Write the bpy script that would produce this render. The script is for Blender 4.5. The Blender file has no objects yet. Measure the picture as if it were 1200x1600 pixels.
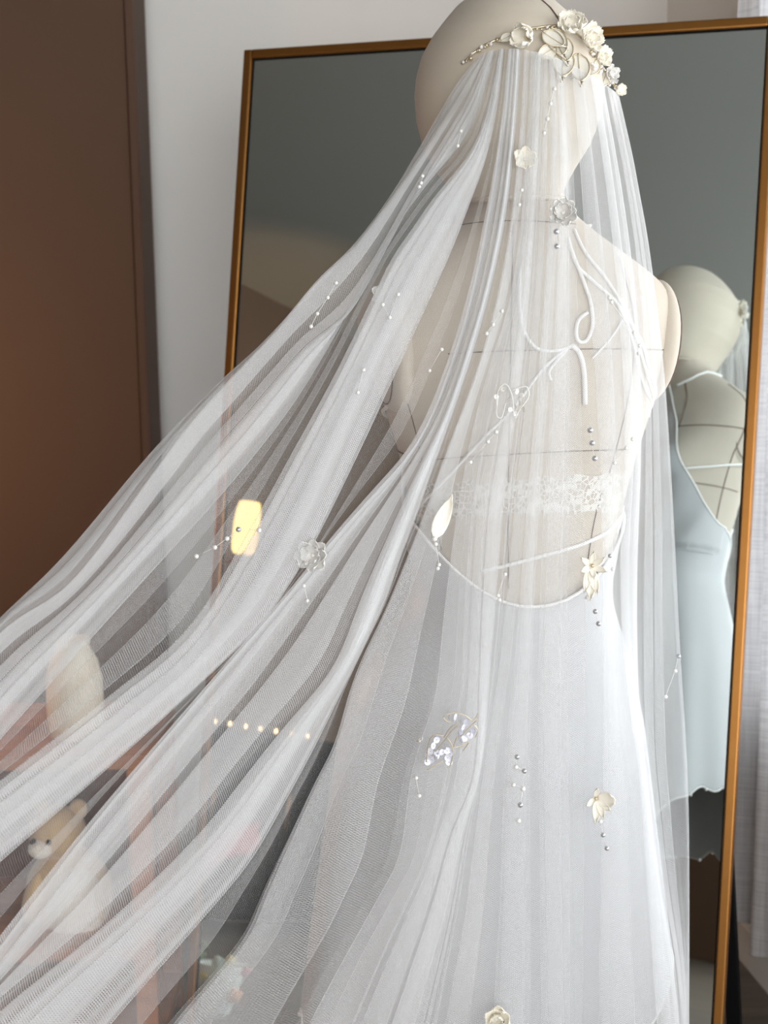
import bpy, bmesh, math, random
import numpy as np
from mathutils import Vector, Matrix
random.seed(7); rng = np.random.default_rng(11)
S = bpy.context.scene; COL = S.collection
PI = math.pi
# ------------------------------------------------------------------ camera
F = 2200.0; PITCH, ROLL = .16390, -.012008
CAM = np.array([0., 0., 1.35])
FW = np.array([0, math.cos(PITCH), -math.sin(PITCH)]); UP0 = np.array([0, math.sin(PITCH), math.cos(PITCH)]); RT0 = np.array([1., 0, 0])
RT = math.cos(ROLL)*RT0 + math.sin(ROLL)*UP0; UP = -math.sin(ROLL)*RT0 + math.cos(ROLL)*UP0
cam = bpy.data.cameras.new('camera'); co = bpy.data.objects.new('camera', cam); COL.objects.link(co)
co.matrix_world = Matrix(((RT[0], UP[0], -FW[0], CAM[0]), (RT[1], UP[1], -FW[1], CAM[1]), (RT[2], UP[2], -FW[2], CAM[2]), (0, 0, 0, 1)))
cam.sensor_fit = 'VERTICAL'; cam.sensor_height = 36; cam.lens = F/1600*36; cam.clip_start = .05
cam.dof.use_dof = True; cam.dof.focus_distance = 1.36; cam.dof.aperture_fstop = 9
S.camera = co
# ------------------------------------------------------------------ light
S.view_settings.view_transform = 'Standard'; S.view_settings.look = 'None'; S.view_settings.gamma = 1
S.view_settings.use_curve_mapping = False; S.view_settings.exposure = 0.28
w = bpy.data.worlds.new('world'); S.world = w; w.use_nodes = True
w.node_tree.nodes['Background'].inputs[0].default_value = (.9, .95, 1, 1); w.node_tree.nodes['Background'].inputs[1].default_value = 2.2
S.cycles.transparent_max_bounces = 48; S.cycles.max_bounces = 10; S.cycles.diffuse_bounces = 5
S.cycles.sample_clamp_indirect = 4
# right wall: corner RC, running towards the camera along RD, inward normal RN
RC = np.array([.63, 3.2, 0.]); RD = np.array([.14, -.99, 0.]); RD /= np.linalg.norm(RD); RN = np.array([-RD[1], RD[0], 0.])*-1
def rw(s, z, off=0.):            # a point on the right wall, off = metres into the room
    return RC + RD*s + RN*off + np.array([0, 0, z])
WIN = (.6, 4.9, .55, 2.25)      # window opening on that wall: along from, to, sill, head
def area(name, loc, target, sx, sy, power, color):
    l = bpy.data.lights.new(name, 'AREA'); l.shape = 'RECTANGLE'; l.size = sx; l.size_y = sy; l.energy = power; l.color = color
    o = bpy.data.objects.new(name, l); COL.objects.link(o); o.location = loc
    o.rotation_euler = (Vector(target)-Vector(loc)).to_track_quat('-Z', 'Y').to_euler()
    return o
area('window_daylight', rw(2.2, 1.5, -.25), rw(2.2, 1.25, 2.), 3.4, 1.6, 18, (1, .985, .965))
area('added_rear_fill', (.3, -2.27, 1.5), (.0, 3., 1.2), 2.4, 1.5, 66, (1, .99, .975))  # unseen fill light added behind the camera for even frontal light
pl0 = bpy.data.lights.new('warm_corner_lamp', 'POINT'); pl0.energy = 6; pl0.color = (1, .5, .2); pl0.shadow_soft_size = .06; po0 = bpy.data.objects.new('warm_corner_lamp', pl0); COL.objects.link(po0); po0.location = (-1.1, 2.3, 1.1)
# ------------------------------------------------------------------ helpers
def lin(*c):
    f = lambda v: v/12.92 if v <= .04045 else ((v+.055)/1.055)**2.4
    return tuple(f(x/255.) for x in c) + (1,)
def ray(x, y): return RT*(x-600)/F + UP*(800-y)/F + FW
def at(x, y, Y): r = ray(x, y); return CAM + r*(Y/r[1])           # photo pixel -> world point in the plane y = Y
YAW, LEAN, SPIN, D = .347, .19185, -.0069, 1.43795*1.452            # the leaning mirror's plane
MB_ = np.array([math.sin(YAW), math.cos(YAW), 0]); MH0 = np.array([math.cos(YAW), -math.sin(YAW), 0]); ZZ = np.array([0, 0, 1.])
MU0 = math.cos(LEAN)*ZZ + math.sin(LEAN)*MB_; MN = math.cos(LEAN)*MB_ - math.sin(LEAN)*ZZ
MH = math.cos(SPIN)*MH0 + math.sin(SPIN)*MU0; MU = -math.sin(SPIN)*MH0 + math.cos(SPIN)*MU0
def onm(x, y): r = ray(x, y); return CAM + r*(D/(MN@r))
def mird(x, y):
    r = ray(x, y); r = r-2*(MN@r)*MN; return r/np.linalg.norm(r)
def seen(x, y, axis, v):         # the room point that the mirror shows at a photo pixel, in the plane coordinate[axis] = v
    o, d = onm(x, y), mird(x, y); return o + d*((v-o[axis])/d[axis])

def nmat(name):
    m = bpy.data.materials.new(name); m.use_nodes = True; return m, m.node_tree.nodes, m.node_tree.links
def pbr(name, col, rough=.6, metal=0., noise=0., nscale=30., bump=0., bscale=200., sheen=0., spec=.5, coat=0., trans=0.):
    m, N, L = nmat(name); p = N['Principled BSDF']
    p.inputs['Base Color'].default_value = col; p.inputs['Roughness'].default_value = rough; p.inputs['Metallic'].default_value = metal
    p.inputs['Specular IOR Level'].default_value = spec; p.inputs['Sheen Weight'].default_value = sheen; p.inputs['Coat Weight'].default_value = coat
    if noise or bump: tc = N.new('ShaderNodeTexCoord')
    if noise:
        n = N.new('ShaderNodeTexNoise'); n.inputs['Scale'].default_value = nscale; n.inputs['Detail'].default_value = 4
        L.new(tc.outputs['Object'], n.inputs['Vector'])
        r = N.new('ShaderNodeMapRange'); r.inputs['To Min'].default_value = 1-noise; r.inputs['To Max'].default_value = 1+noise*.6
        L.new(n.outputs['Fac'], r.inputs['Value'])
        mx = N.new('ShaderNodeMix'); mx.data_type = 'RGBA'; mx.blend_type = 'MULTIPLY'; mx.inputs['Factor'].default_value = 1
        mx.inputs[6].default_value = col; L.new(r.outputs[0], mx.inputs[7]); L.new(mx.outputs[2], p.inputs['Base Color'])
    if bump:
        n2 = N.new('ShaderNodeTexNoise'); n2.inputs['Scale'].default_value = bscale; n2.inputs['Detail'].default_value = 3
        L.new(tc.outputs['Object'], n2.inputs['Vector'])
        b = N.new('ShaderNodeBump'); b.inputs['Strength'].default_value = bump; b.inputs['Distance'].default_value = .002
        L.new(n2.outputs['Fac'], b.inputs['Height']); L.new(b.outputs[0], p.inputs['Normal'])
    return m
def wood(name, c1, c2, scale=6.):
    m, N, L = nmat(name); p = N['Principled BSDF']; p.inputs['Roughness'].default_value = .5
    tc = N.new('ShaderNodeTexCoord'); mp = N.new('ShaderNodeMapping'); mp.inputs['Scale'].default_value = (1, 8, 8)
    n = N.new('ShaderNodeTexNoise'); n.inputs['Scale'].default_value = scale; n.inputs['Detail'].default_value = 6
    r = N.new('ShaderNodeValToRGB'); r.color_ramp.elements[0].color = c1; r.color_ramp.elements[1].color = c2
    r.color_ramp.elements[0].position = .3; r.color_ramp.elements[1].position = .7
    L.new(tc.outputs['Object'], mp.inputs[0]); L.new(mp.outputs[0], n.inputs['Vector']); L.new(n.outputs['Fac'], r.inputs[0]); L.new(r.outputs[0], p.inputs['Base Color'])
    return m
def emit(name, col, s):
    m, N, L = nmat(name); N.remove(N['Principled BSDF']); e = N.new('ShaderNodeEmission')
    e.inputs[0].default_value = col; e.inputs[1].default_value = s; L.new(e.outputs[0], N['Material Output'].inputs[0]); return m
def tulle(name, alpha, col=(.76, .765, .77, 1), cell=.0022):
    """bobbinet: thread pattern in UV metres sets the cover; seen aslant the threads close up (cover per unit of projected cloth)"""
    m, N, L = nmat(name); N.remove(N['Principled BSDF']); out = N['Material Output']
    def math_(op, a, b=None, c=None):
        n = N.new('ShaderNodeMath'); n.operation = op
        for i, v in enumerate((a, b, c)):
            if v is None: continue
            if isinstance(v, (int, float)): n.inputs[i].default_value = v
            else: L.new(v, n.inputs[i])
        return n.outputs[0]
    uv = N.new('ShaderNodeUVMap'); uv.uv_map = 'UVMap'; sp = N.new('ShaderNodeSeparateXYZ'); L.new(uv.outputs[0], sp.inputs[0])
    k = PI/cell
    a = math_('POWER', math_('ABSOLUTE', math_('COSINE', math_('MULTIPLY', math_('ADD', sp.outputs[0], sp.outputs[1]), k))), 6)
    b = math_('POWER', math_('ABSOLUTE', math_('COSINE', math_('MULTIPLY', math_('SUBTRACT', sp.outputs[0], sp.outputs[1]), k))), 6)
    net = math_('MAXIMUM', a, b)
    al = math_('MULTIPLY', math_('MULTIPLY_ADD', net, 1.7, .1), alpha)
    g = N.new('ShaderNodeNewGeometry'); dt = N.new('ShaderNodeVectorMath'); dt.operation = 'DOT_PRODUCT'
    L.new(g.outputs['Normal'], dt.inputs[0]); L.new(g.outputs['Incoming'], dt.inputs[1])
    inv = math_('DIVIDE', 1.0, math_('MAXIMUM', math_('ABSOLUTE', dt.outputs['Value']), .12))
    cover = math_('SUBTRACT', 1.0, math_('POWER', math_('SUBTRACT', 1.0, al), inv))
    d = N.new('ShaderNodeBsdfDiffuse'); d.inputs[0].default_value = col; t = N.new('ShaderNodeBsdfTranslucent'); t.inputs[0].default_value = col
    mx = N.new('ShaderNodeMixShader'); mx.inputs[0].default_value = .33; L.new(d.outputs[0], mx.inputs[1]); L.new(t.outputs[0], mx.inputs[2])
    tr = N.new('ShaderNodeBsdfTransparent'); m2 = N.new('ShaderNodeMixShader')
    L.new(cover, m2.inputs[0]); L.new(tr.outputs[0], m2.inputs[1]); L.new(mx.outputs[0], m2.inputs[2]); L.new(m2.outputs[0], out.inputs[0])
    return m

def link(name, me, mat, parent=None, smooth=True):
    o = bpy.data.objects.new(name, me); COL.objects.link(o)
    if mat: me.materials.append(mat)
    if smooth:
        for p in me.polygons: p.use_smooth = True
    if parent is not None:
        o.parent = parent; o.matrix_parent_inverse = parent.matrix_world.inverted() if parent.parent is None else (parent.parent.matrix_world @ parent.matrix_basis).inverted() if False else Matrix()
    return o
def frombm(name, bm, mat, parent=None, smooth=True):
    me = bpy.data.meshes.new(name); bm.normal_update(); bm.to_mesh(me); bm.free(); return link(name, me, mat, parent, smooth)
def pyd(name, V, Fc, mat, parent=None, smooth=True):
    me = bpy.data.meshes.new(name); me.from_pydata([tuple(map(float, v)) for v in V], [], Fc); me.update(); return link(name, me, mat, parent, smooth)
def tag(o, label, cat, group=None, kind=None):
    o['label'] = label; o['category'] = cat
    if group: o['group'] = group
    if kind: o['kind'] = kind
    return o
def struct(o): o['kind'] = 'structure'; return o
def empty(name, label, cat, group=None):
    o = bpy.data.objects.new(name, None); COL.objects.link(o); return tag(o, label, cat, group)
def box(bm, c, sx, sy, sz, ax=None):                # box centred at c, axes ax (3 unit vectors)
    ax = ax or (np.array([1., 0, 0]), np.array([0, 1., 0]), ZZ); vs = []
    for i in (-1, 1):
        for j in (-1, 1):
            for k in (-1, 1):
                vs.append(bm.verts.new(tuple(np.array(c)+ax[0]*i*sx/2+ax[1]*j*sy/2+ax[2]*k*sz/2)))
    for q in ((0, 1, 3, 2), (4, 6, 7, 5), (0, 4, 5, 1), (2, 3, 7, 6), (0, 2, 6, 4), (1, 5, 7, 3)): bm.faces.new([vs[i] for i in q])
def bevel(bm, w_):
    bmesh.ops.recalc_face_normals(bm, faces=bm.faces); bmesh.ops.bevel(bm, geom=list(bm.edges), offset=w_, segments=2, affect='EDGES', profile=.6)
def boxo(name, c, sx, sy, sz, mat, parent=None, ax=None, bv=.002):
    bm = bmesh.new(); box(bm, c, sx, sy, sz, ax); bevel(bm, bv) if bv else bmesh.ops.recalc_face_normals(bm, faces=bm.faces)
    return frombm(name, bm, mat, parent, False)
def tube_data(pts, r, n=6, close=False, taper=None):
    P = np.array(pts, float); V = []; Fc = []; m = len(P)
    prev = None
    for i in range(m):
        t = P[(i+1) % m]-P[i-1] if close else P[min(i+1, m-1)]-P[max(i-1, 0)]
        t /= (np.linalg.norm(t)+1e-12)
        if prev is None:
            a = np.cross(t, [0, 0, 1.] if abs(t[2]) < .9 else [1., 0, 0])
        else: a = prev - t*(prev@t)
        a /= (np.linalg.norm(a)+1e-12); prev = a; b = np.cross(t, a)
        rr = r*(taper(i/(m-1)) if taper else 1)
        for k in range(n): V.append(P[i]+rr*(math.cos(2*PI*k/n)*a+math.sin(2*PI*k/n)*b))
    for i in range(m if close else m-1):
        j = (i+1) % m
        for k in range(n): Fc.append((i*n+k, i*n+(k+1) % n, j*n+(k+1) % n, j*n+k))
    if not close: Fc.append(tuple(range(n-1, -1, -1))); Fc.append(tuple(range((m-1)*n, m*n)))
    return V, Fc
def tube(name, pts, r, mat, parent=None, n=6, close=False, taper=None):
    V, Fc = tube_data(pts, r, n, close, taper); return pyd(name, V, Fc, mat, parent)
def cr(P, t):                                       # Catmull-Rom through rows of P at t in [0, len-1]
    P = np.asarray(P, float); n = len(P); i = int(min(max(math.floor(t), 0), n-2)); f = t-i
    p0, p1, p2, p3 = P[max(i-1, 0)], P[i], P[i+1], P[min(i+2, n-1)]
    return .5*((2*p1)+(-p0+p2)*f+(2*p0-5*p1+4*p2-p3)*f*f+(-p0+3*p1-3*p2+p3)*f**3)
def crline(P, k=6): return [cr(P, i/k) for i in range((len(P)-1)*k+1)]
def lathe(bm, c, prof, n=24):                       # prof rows (radius, z)
    rings = [[bm.verts.new((c[0]+r*math.cos(2*PI*i/n), c[1]+r*math.sin(2*PI*i/n), c[2]+z)) for i in range(n)] for r, z in prof]
    for a, b in zip(rings, rings[1:]):
        for i in range(n): bm.faces.new((a[i], a[(i+1) % n], b[(i+1) % n], b[i]))
    bm.faces.new(rings[0][::-1]); bm.faces.new(rings[-1])
def ellip(bm, c, rx, ry, rz, seg=20, rings=12, rot=None):
    M = Matrix.Translation(Vector(c)) @ (rot or Matrix()) @ Matrix.Diagonal((rx, ry, rz, 1)); bmesh.ops.create_uvsphere(bm, u_segments=seg, v_segments=rings, radius=1, matrix=M)
# ------------------------------------------------------------------ materials
M = {}
M['wall'] = pbr('white_wall_paint', lin(238, 236, 231), .9, noise=.03, nscale=3, bump=.12, bscale=300)
M['brown'] = pbr('brown_wall_paint', lin(88, 65, 48), .75, noise=.08, nscale=2, bump=.1, bscale=250)
M['brown_trim'] = pbr('brown_trim_paint', lin(84, 60, 44), .7)
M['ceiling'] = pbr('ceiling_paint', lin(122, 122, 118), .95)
M['floor'] = wood('floor_wood', lin(96, 88, 80), lin(122, 112, 102), 3)
M['gold'] = pbr('brushed_gold', lin(158, 108, 54), .38, .9, noise=.08, nscale=60)
M['black'] = pbr('black_paint', lin(10, 10, 11), .8, spec=.15)
M['backing'] = pbr('mirror_backing', lin(28, 24, 20), .8)
m, N, L = nmat('mirror_glass'); p = N['Principled BSDF']; p.inputs['Metallic'].default_value = 1; p.inputs['Roughness'].default_value = .0
p.inputs['Base Color'].default_value = (.80, .87, .86, 1); M['mirror'] = m
M['linen'] = pbr('mannequin_linen', lin(192, 182, 168), .85, noise=.05, nscale=40, bump=.25, bscale=900, sheen=.15)
M['headcloth'] = pbr('head_jersey', lin(194, 184, 168), .85, noise=.04, nscale=20, bump=.2, bscale=1200, sheen=.2)
M['stitch'] = pbr('dark_stitch', lin(104, 84, 76), .9)
M['satin'] = pbr('white_satin', lin(184, 185, 187), .4, sheen=.2, spec=.45, bump=.05, bscale=900)
M['cord'] = pbr('white_satin_cord', lin(238, 238, 236), .4)
M['pearl'] = pbr('pearl', lin(222, 220, 216), .18, coat=.6, spec=.7)
M['steelpearl'] = pbr('silver_pearl', lin(186, 186, 188), .18, .55, spec=.7)
M['petal'] = pbr('ivory_petal', lin(240, 235, 222), .55, noise=.05, nscale=300)
M['petal2'] = pbr('pearlised_petal', lin(226, 224, 220), .3, .15, noise=.06, nscale=300, coat=.4)
M['goldwire'] = pbr('champagne_bead_wire', lin(214, 200, 172), .25, .7)
M['thread'] = pbr('thread', lin(225, 224, 220), .6)
M['wood'] = wood('shelf_wood', lin(150, 92, 58), lin(186, 124, 82), 5)
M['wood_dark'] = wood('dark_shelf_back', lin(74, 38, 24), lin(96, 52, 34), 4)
M['ceramic'] = pbr('cream_ceramic', lin(226, 216, 196), .45, noise=.03, nscale=8)
M['plush'] = pbr('cream_plush', lin(214, 184, 146), .95, noise=.14, nscale=30, bump=.8, bscale=220, sheen=.6)
M['plush_white'] = pbr('white_plush', lin(236, 228, 216), .95, bump=.8, bscale=220, sheen=.6)
M['pink'] = pbr('pink_cloth', lin(196, 92, 112), .85, noise=.15, nscale=12)
M['green'] = pbr('leaf_green', lin(110, 126, 92), .6)
M['yellow'] = pbr('yellow_petal', lin(226, 214, 150), .6)
M['paper'] = pbr('pale_wrap_paper', lin(206, 216, 212), .6, noise=.06, nscale=10)
M['peach'] = pbr('peach_petal', lin(232, 176, 140), .6)
# sequins: iridescent film tint
m, N, L = nmat('iridescent_sequin'); p = N['Principled BSDF']; p.inputs['Roughness'].default_value = .3; p.inputs['Metallic'].default_value = .1
tc = N.new('ShaderNodeTexCoord'); n = N.new('ShaderNodeTexNoise'); n.inputs['Scale'].default_value = 120; r = N.new('ShaderNodeValToRGB')
r.color_ramp.elements[0].color = lin(206, 240, 230); r.color_ramp.elements[0].position = .35; r.color_ramp.elements[1].color = lin(246, 218, 226); r.color_ramp.elements[1].position = .65
e = r.color_ramp.elements.new(.5); e.color = lin(226, 226, 246)
L.new(tc.outputs['Object'], n.inputs['Vector']); L.new(n.outputs['Fac'], r.inputs[0]); L.new(r.outputs[0], p.inputs['Base Color']); M['sequin'] = m
# organza leaf
m, N, L = nmat('sheer_organza'); p = N['Principled BSDF']; p.inputs['Base Color'].default_value = lin(226, 222, 210); p.inputs['Roughness'].default_value = .35; p.inputs['Alpha'].default_value = .88; M['organza'] = m
# lace band
m, N, L = nmat('stretch_lace'); p = N['Principled BSDF']; p.inputs['Base Color'].default_value = lin(240, 238, 232); p.inputs['Roughness'].default_value = .8
tc = N.new('ShaderNodeTexCoord'); v = N.new('ShaderNodeTexVoronoi'); v.feature = 'DISTANCE_TO_EDGE'; v.inputs['Scale'].default_value = 170; n = N.new('ShaderNodeTexNoise'); n.inputs['Scale'].default_value = 80
L.new(tc.outputs['Object'], v.inputs['Vector']); L.new(tc.outputs['Object'], n.inputs['Vector'])
a = N.new('ShaderNodeMath'); a.operation = 'LESS_THAN'; a.inputs[1].default_value = .09; L.new(v.outputs['Distance'], a.inputs[0])
b = N.new('ShaderNodeMath'); b.operation = 'GREATER_THAN'; b.inputs[1].default_value = .56; L.new(n.outputs['Fac'], b.inputs[0])
c = N.new('ShaderNodeMath'); c.operation = 'MAXIMUM'; L.new(a.outputs[0], c.inputs[0]); L.new(b.outputs[0], c.inputs[1])
d = N.new('ShaderNodeMath'); d.operation = 'MULTIPLY_ADD'; d.inputs[1].default_value = .5; d.inputs[2].default_value = .22; L.new(c.outputs[0], d.inputs[0]); L.new(d.outputs[0], p.inputs['Alpha']); M['lace'] = m
# sheer linen curtain with slubs
m, N, L = nmat('white_linen_curtain'); N.remove(N['Principled BSDF']); tc = N.new('ShaderNodeTexCoord')
mp1 = N.new('ShaderNodeMapping'); mp1.inputs['Scale'].default_value = (6, 6, 260); n1 = N.new('ShaderNodeTexNoise'); n1.inputs['Scale'].default_value = 1
mp2 = N.new('ShaderNodeMapping'); mp2.inputs['Scale'].default_value = (220, 220, 5); n2 = N.new('ShaderNodeTexNoise'); n2.inputs['Scale'].default_value = 1
for mp_, n_ in ((mp1, n1), (mp2, n2)): L.new(tc.outputs['Object'], mp_.inputs[0]); L.new(mp_.outputs[0], n_.inputs['Vector'])
ad = N.new('ShaderNodeMath'); ad.operation = 'ADD'; L.new(n1.outputs['Fac'], ad.inputs[0]); L.new(n2.outputs['Fac'], ad.inputs[1])
cr_ = N.new('ShaderNodeValToRGB'); cr_.color_ramp.elements[0].position = .35; cr_.color_ramp.elements[0].color = (.66, .67, .7, 1); cr_.color_ramp.elements[1].position = .6; cr_.color_ramp.elements[1].color = (.9, .9, .91, 1)
hf = N.new('ShaderNodeMath'); hf.operation = 'MULTIPLY'; hf.inputs[1].default_value = .5; L.new(ad.outputs[0], hf.inputs[0]); L.new(hf.outputs[0], cr_.inputs[0])
df = N.new('ShaderNodeBsdfDiffuse'); tl = N.new('ShaderNodeBsdfTranslucent'); L.new(cr_.outputs[0], df.inputs[0]); L.new(cr_.outputs[0], tl.inputs[0])
mx = N.new('ShaderNodeMixShader'); mx.inputs[0].default_value = .5; L.new(df.outputs[0], mx.inputs[1]); L.new(tl.outputs[0], mx.inputs[2]); L.new(mx.outputs[0], N['Material Output'].inputs[0]); M['curtain'] = m
# thin window glass
m, N, L = nmat('window_glass'); N.remove(N['Principled BSDF']); tr = N.new('ShaderNodeBsdfTransparent'); gl = N.new('ShaderNodeBsdfGlossy'); gl.inputs['Roughness'].default_value = .02
mx = N.new('ShaderNodeMixShader'); mx.inputs[0].default_value = .06; L.new(tr.outputs[0], mx.inputs[1]); L.new(gl.outputs[0], mx.inputs[2]); L.new(mx.outputs[0], N['Material Output'].inputs[0]); M['glass'] = m
M['lampglow'] = emit('warm_lamp_shade', (1, .58, .2, 1), 2.6)
M['fairy'] = emit('warm_fairy_bulb', (1, .6, .3, 1), 6)

# ------------------------------------------------------------------ room
H = 2.5
def wallbox(name, a, b, z0, z1, thick, mat, out):    # vertical slab from a to b, thickened along out
    a, b, out = np.array(a), np.array(b), np.array(out); d = (b-a); ln = np.linalg.norm(d); d /= ln
    return struct(boxo(name, np.append((a+b)/2+out*thick/2, (z0+z1)/2), ln, thick, z1-z0, mat, None, (np.append(d, 0), np.append(out, 0), ZZ), 0))
BD = np.array([.99, .14]); BN = np.array([-.14, .99])
wallbox('wall_back', RC[:2]-BD*3.6, RC[:2]+BD*.05, 0, H, .12, M['wall'], BN)
ED = at(224, 350, 2.86)                               # right edge of the brown wall
wallbox('wall_divider', (-2.6, ED[1]-.02), (ED[0]-.019, ED[1]-.02), 0, H, .14, M['brown'], (0, 1))
struct(boxo('trim_1', (ED[0]-.0085, ED[1]+.05, H/2), .017, .15, H, M['brown_trim'], None, None, .003))
wallbox('wall_left', (-2.6, 3.0), (-2.6, -2.3), 0, H, .12, M['brown'], (-1, 0))
bm = bmesh.new()
for x0_, x1_, z0_, z1_ in ((-2.72, -.95, 0, H), (1.55, 1.75, 0, H), (-.95, 1.55, 0, .7), (-.95, 1.55, 2.3, H)): box(bm, ((x0_+x1_)/2, -2.26, (z0_+z1_)/2), x1_-x0_, .12, z1_-z0_)
bmesh.ops.recalc_face_normals(bm, faces=bm.faces); struct(frombm('wall_rear', bm, M['brown'], None, False))
bm = bmesh.new()
for x_ in (-.925, .3, 1.525): box(bm, (x_, -2.24, 1.5), .05, .05, 1.6)
for z_ in (.725, 2.275): box(bm, (.3, -2.24, z_), 2.5, .05, .05)
bmesh.ops.recalc_face_normals(bm, faces=bm.faces); wr = struct(frombm('added_rear_window', bm, M['wall'], None, False))  # unseen window, added to go with the rear fill light
for x_ in (-.3125, .9125): boxo('pane', (x_, -2.235, 1.5), 1.17, .004, 1.5, M['glass'], wr, None, 0)
struct(boxo('floor', (-.5, .5, -.05), 5.2, 6.2, .1, M['floor'], None, None, 0))
struct(boxo('ceiling', (-.5, .5, H+.05), 5.2, 6.2, .1, M['ceiling'], None, None, 0))
bm = bmesh.new(); WL = 5.6; AX = (RD, RN, ZZ); s0, s1, z0, z1 = WIN
for a_, b_, c_, d_ in ((-.05, s0, 0, H), (s1, WL, 0, H), (s0, s1, 0, z0), (s0, s1, z1, H)):
    box(bm, rw((a_+b_)/2, (c_+d_)/2, -.06), b_-a_, .12, d_-c_, AX)
bmesh.ops.recalc_face_normals(bm, faces=bm.faces); struct(frombm('wall_right', bm, M['wall'], None, False))
struct(boxo('baseboard_right', rw(WL/2, .04, .006), WL, .012, .08, M['wall'], None, AX, .002))
bm = bmesh.new()
for s_ in (s0+.025, (s0+s1)/2, s1-.025): box(bm, rw(s_, (z0+z1)/2, -.07), .05, .05, z1-z0, AX)
for z_ in (z0+.025, z1-.025): box(bm, rw((s0+s1)/2, z_, -.07), s1-s0, .05, .05, AX)
bmesh.ops.recalc_face_normals(bm, faces=bm.faces); wn = struct(frombm('window_1', bm, M['wall'], None, False))
for i in range(2):
    a_ = s0+.05 if i == 0 else (s0+s1)/2+.025; b_ = (s0+s1)/2-.025 if i == 0 else s1-.05
    boxo('pane', rw((a_+b_)/2, (z0+z1)/2, -.07), b_-a_, .004, z1-z0-.1, M['glass'], wn, AX, 0)
# curtain at the far end of the window
V, Fc = [], []; NU, NV = 90, 40
for i in range(NU+1):
    u = i/NU; s_ = .592+.7*u
    for j in range(NV+1):
        v = j/NV; hem = .17+.03*math.sin(2*PI*u*2.3+.5)-.02*u; z_ = hem+(2.38-hem)*v
        off = .055+.028*math.sin(2*PI*u*7+.4*math.sin(3*v))*(1-.25*v)+.012*math.sin(2*PI*u*17+v)
        V.append(rw(s_+.01*math.sin(9*v+u*20), z_, off))
for i in range(NU):
    for j in range(NV): Fc.append((i*(NV+1)+j, (i+1)*(NV+1)+j, (i+1)*(NV+1)+j+1, i*(NV+1)+j+1))
cu = tag(pyd('curtain', V, Fc, M['curtain']), 'sheer white linen curtain hanging beside the mirror at the window', 'curtain')
tube('hem', [V[i*(NV+1)] for i in range(NU+1)], .0022, M['curtain'], cu, 6)
tube('curtain_rod', [rw(.6, 2.39, .055), rw(1.4, 2.39, .055)], .009, M['gold'], cu, 10)

# ------------------------------------------------------------------ mirror
TL, TR, BL, BR = onm(384, 80), onm(1214, 22), onm(283, 1560), onm(1124, 1600)
Wm = (TR-TL)@MH; OC = TL; Hm = 0
while (OC-MU*Hm)[2] > .012: Hm += .01
Wm = ((onm(1180, 700)-TL)@MH)          # right outer edge line
mir = empty('standing_mirror', 'tall leaning mirror in a slim gold frame behind the dressed mannequin', 'mirror'); mir.location = (0, 0, 0)
FWD = -MN                               # towards the room
def mpt(a, b, c=0.): return TL+MH*a-MU*b+FWD*c
AXM = (MH, MN, MU); fr = .0145; dp = .03
def rail(a0, a1, b0, b1):
    bm = bmesh.new(); box(bm, mpt((a0+a1)/2, (b0+b1)/2, .004-dp/2+.004), a1-a0, dp, b1-b0, AXM); bevel(bm, .0025); return frombm('frame_rail', bm, M['gold'], mir, False)
rail(0, fr, 0, Hm); rail(Wm-fr, Wm, 0, Hm); rail(fr, Wm-fr, 0, fr); rail(fr, Wm-fr, Hm-fr, Hm)
bm = bmesh.new(); box(bm, mpt(Wm/2, Hm/2, -.0015), Wm-2*fr-.004, .003, Hm-2*fr-.004, AXM); bmesh.ops.recalc_face_normals(bm, faces=bm.faces); frombm('mirror_glass', bm, M['mirror'], mir, False)
bm = bmesh.new(); box(bm, mpt(Wm/2, Hm/2, -.012), Wm-2*fr+.004, .012, Hm-2*fr+.004, AXM); bmesh.ops.recalc_face_normals(bm, faces=bm.faces); frombm('backing_board', bm, M['backing'], mir, False)
bm = bmesh.new()                        # dark rebate around the glass
for a0, a1, b0, b1 in ((fr, fr+.0022, fr, Hm-fr), (Wm-fr-.0022, Wm-fr, fr, Hm-fr), (fr, Wm-fr, fr, fr+.0022), (fr, Wm-fr, Hm-fr-.0022, Hm-fr)):
    box(bm, mpt((a0+a1)/2, (b0+b1)/2, .0012), a1-a0, .002, b1-b0, AXM)
bmesh.ops.recalc_face_normals(bm, faces=bm.faces); frombm('rebate', bm, M['black'], mir, False)
for a_ in (.06, Wm-.012):               # the easel legs behind
    t0 = mpt(a_, .55, -.035); t1 = t0+MB_*.17; t1[2] = .012
    if a_ > .1: t0 = onm(1122, 1190)+MN*.035; t1 = at(1158, 1665, t0[1]+.09)
    t1[2] = .012; d_ = (t1-t0)/np.linalg.norm(t1-t0); ax0 = np.cross(d_, MB_); ax0 /= np.linalg.norm(ax0); ax1 = np.cross(d_, ax0)
    bm = bmesh.new(); box(bm, (t0+t1)/2, .021, .03, np.linalg.norm(t1-t0), (ax0, ax1, d_)); bevel(bm, .002); frombm('easel_leg', bm, M['black'], mir, False)

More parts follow.
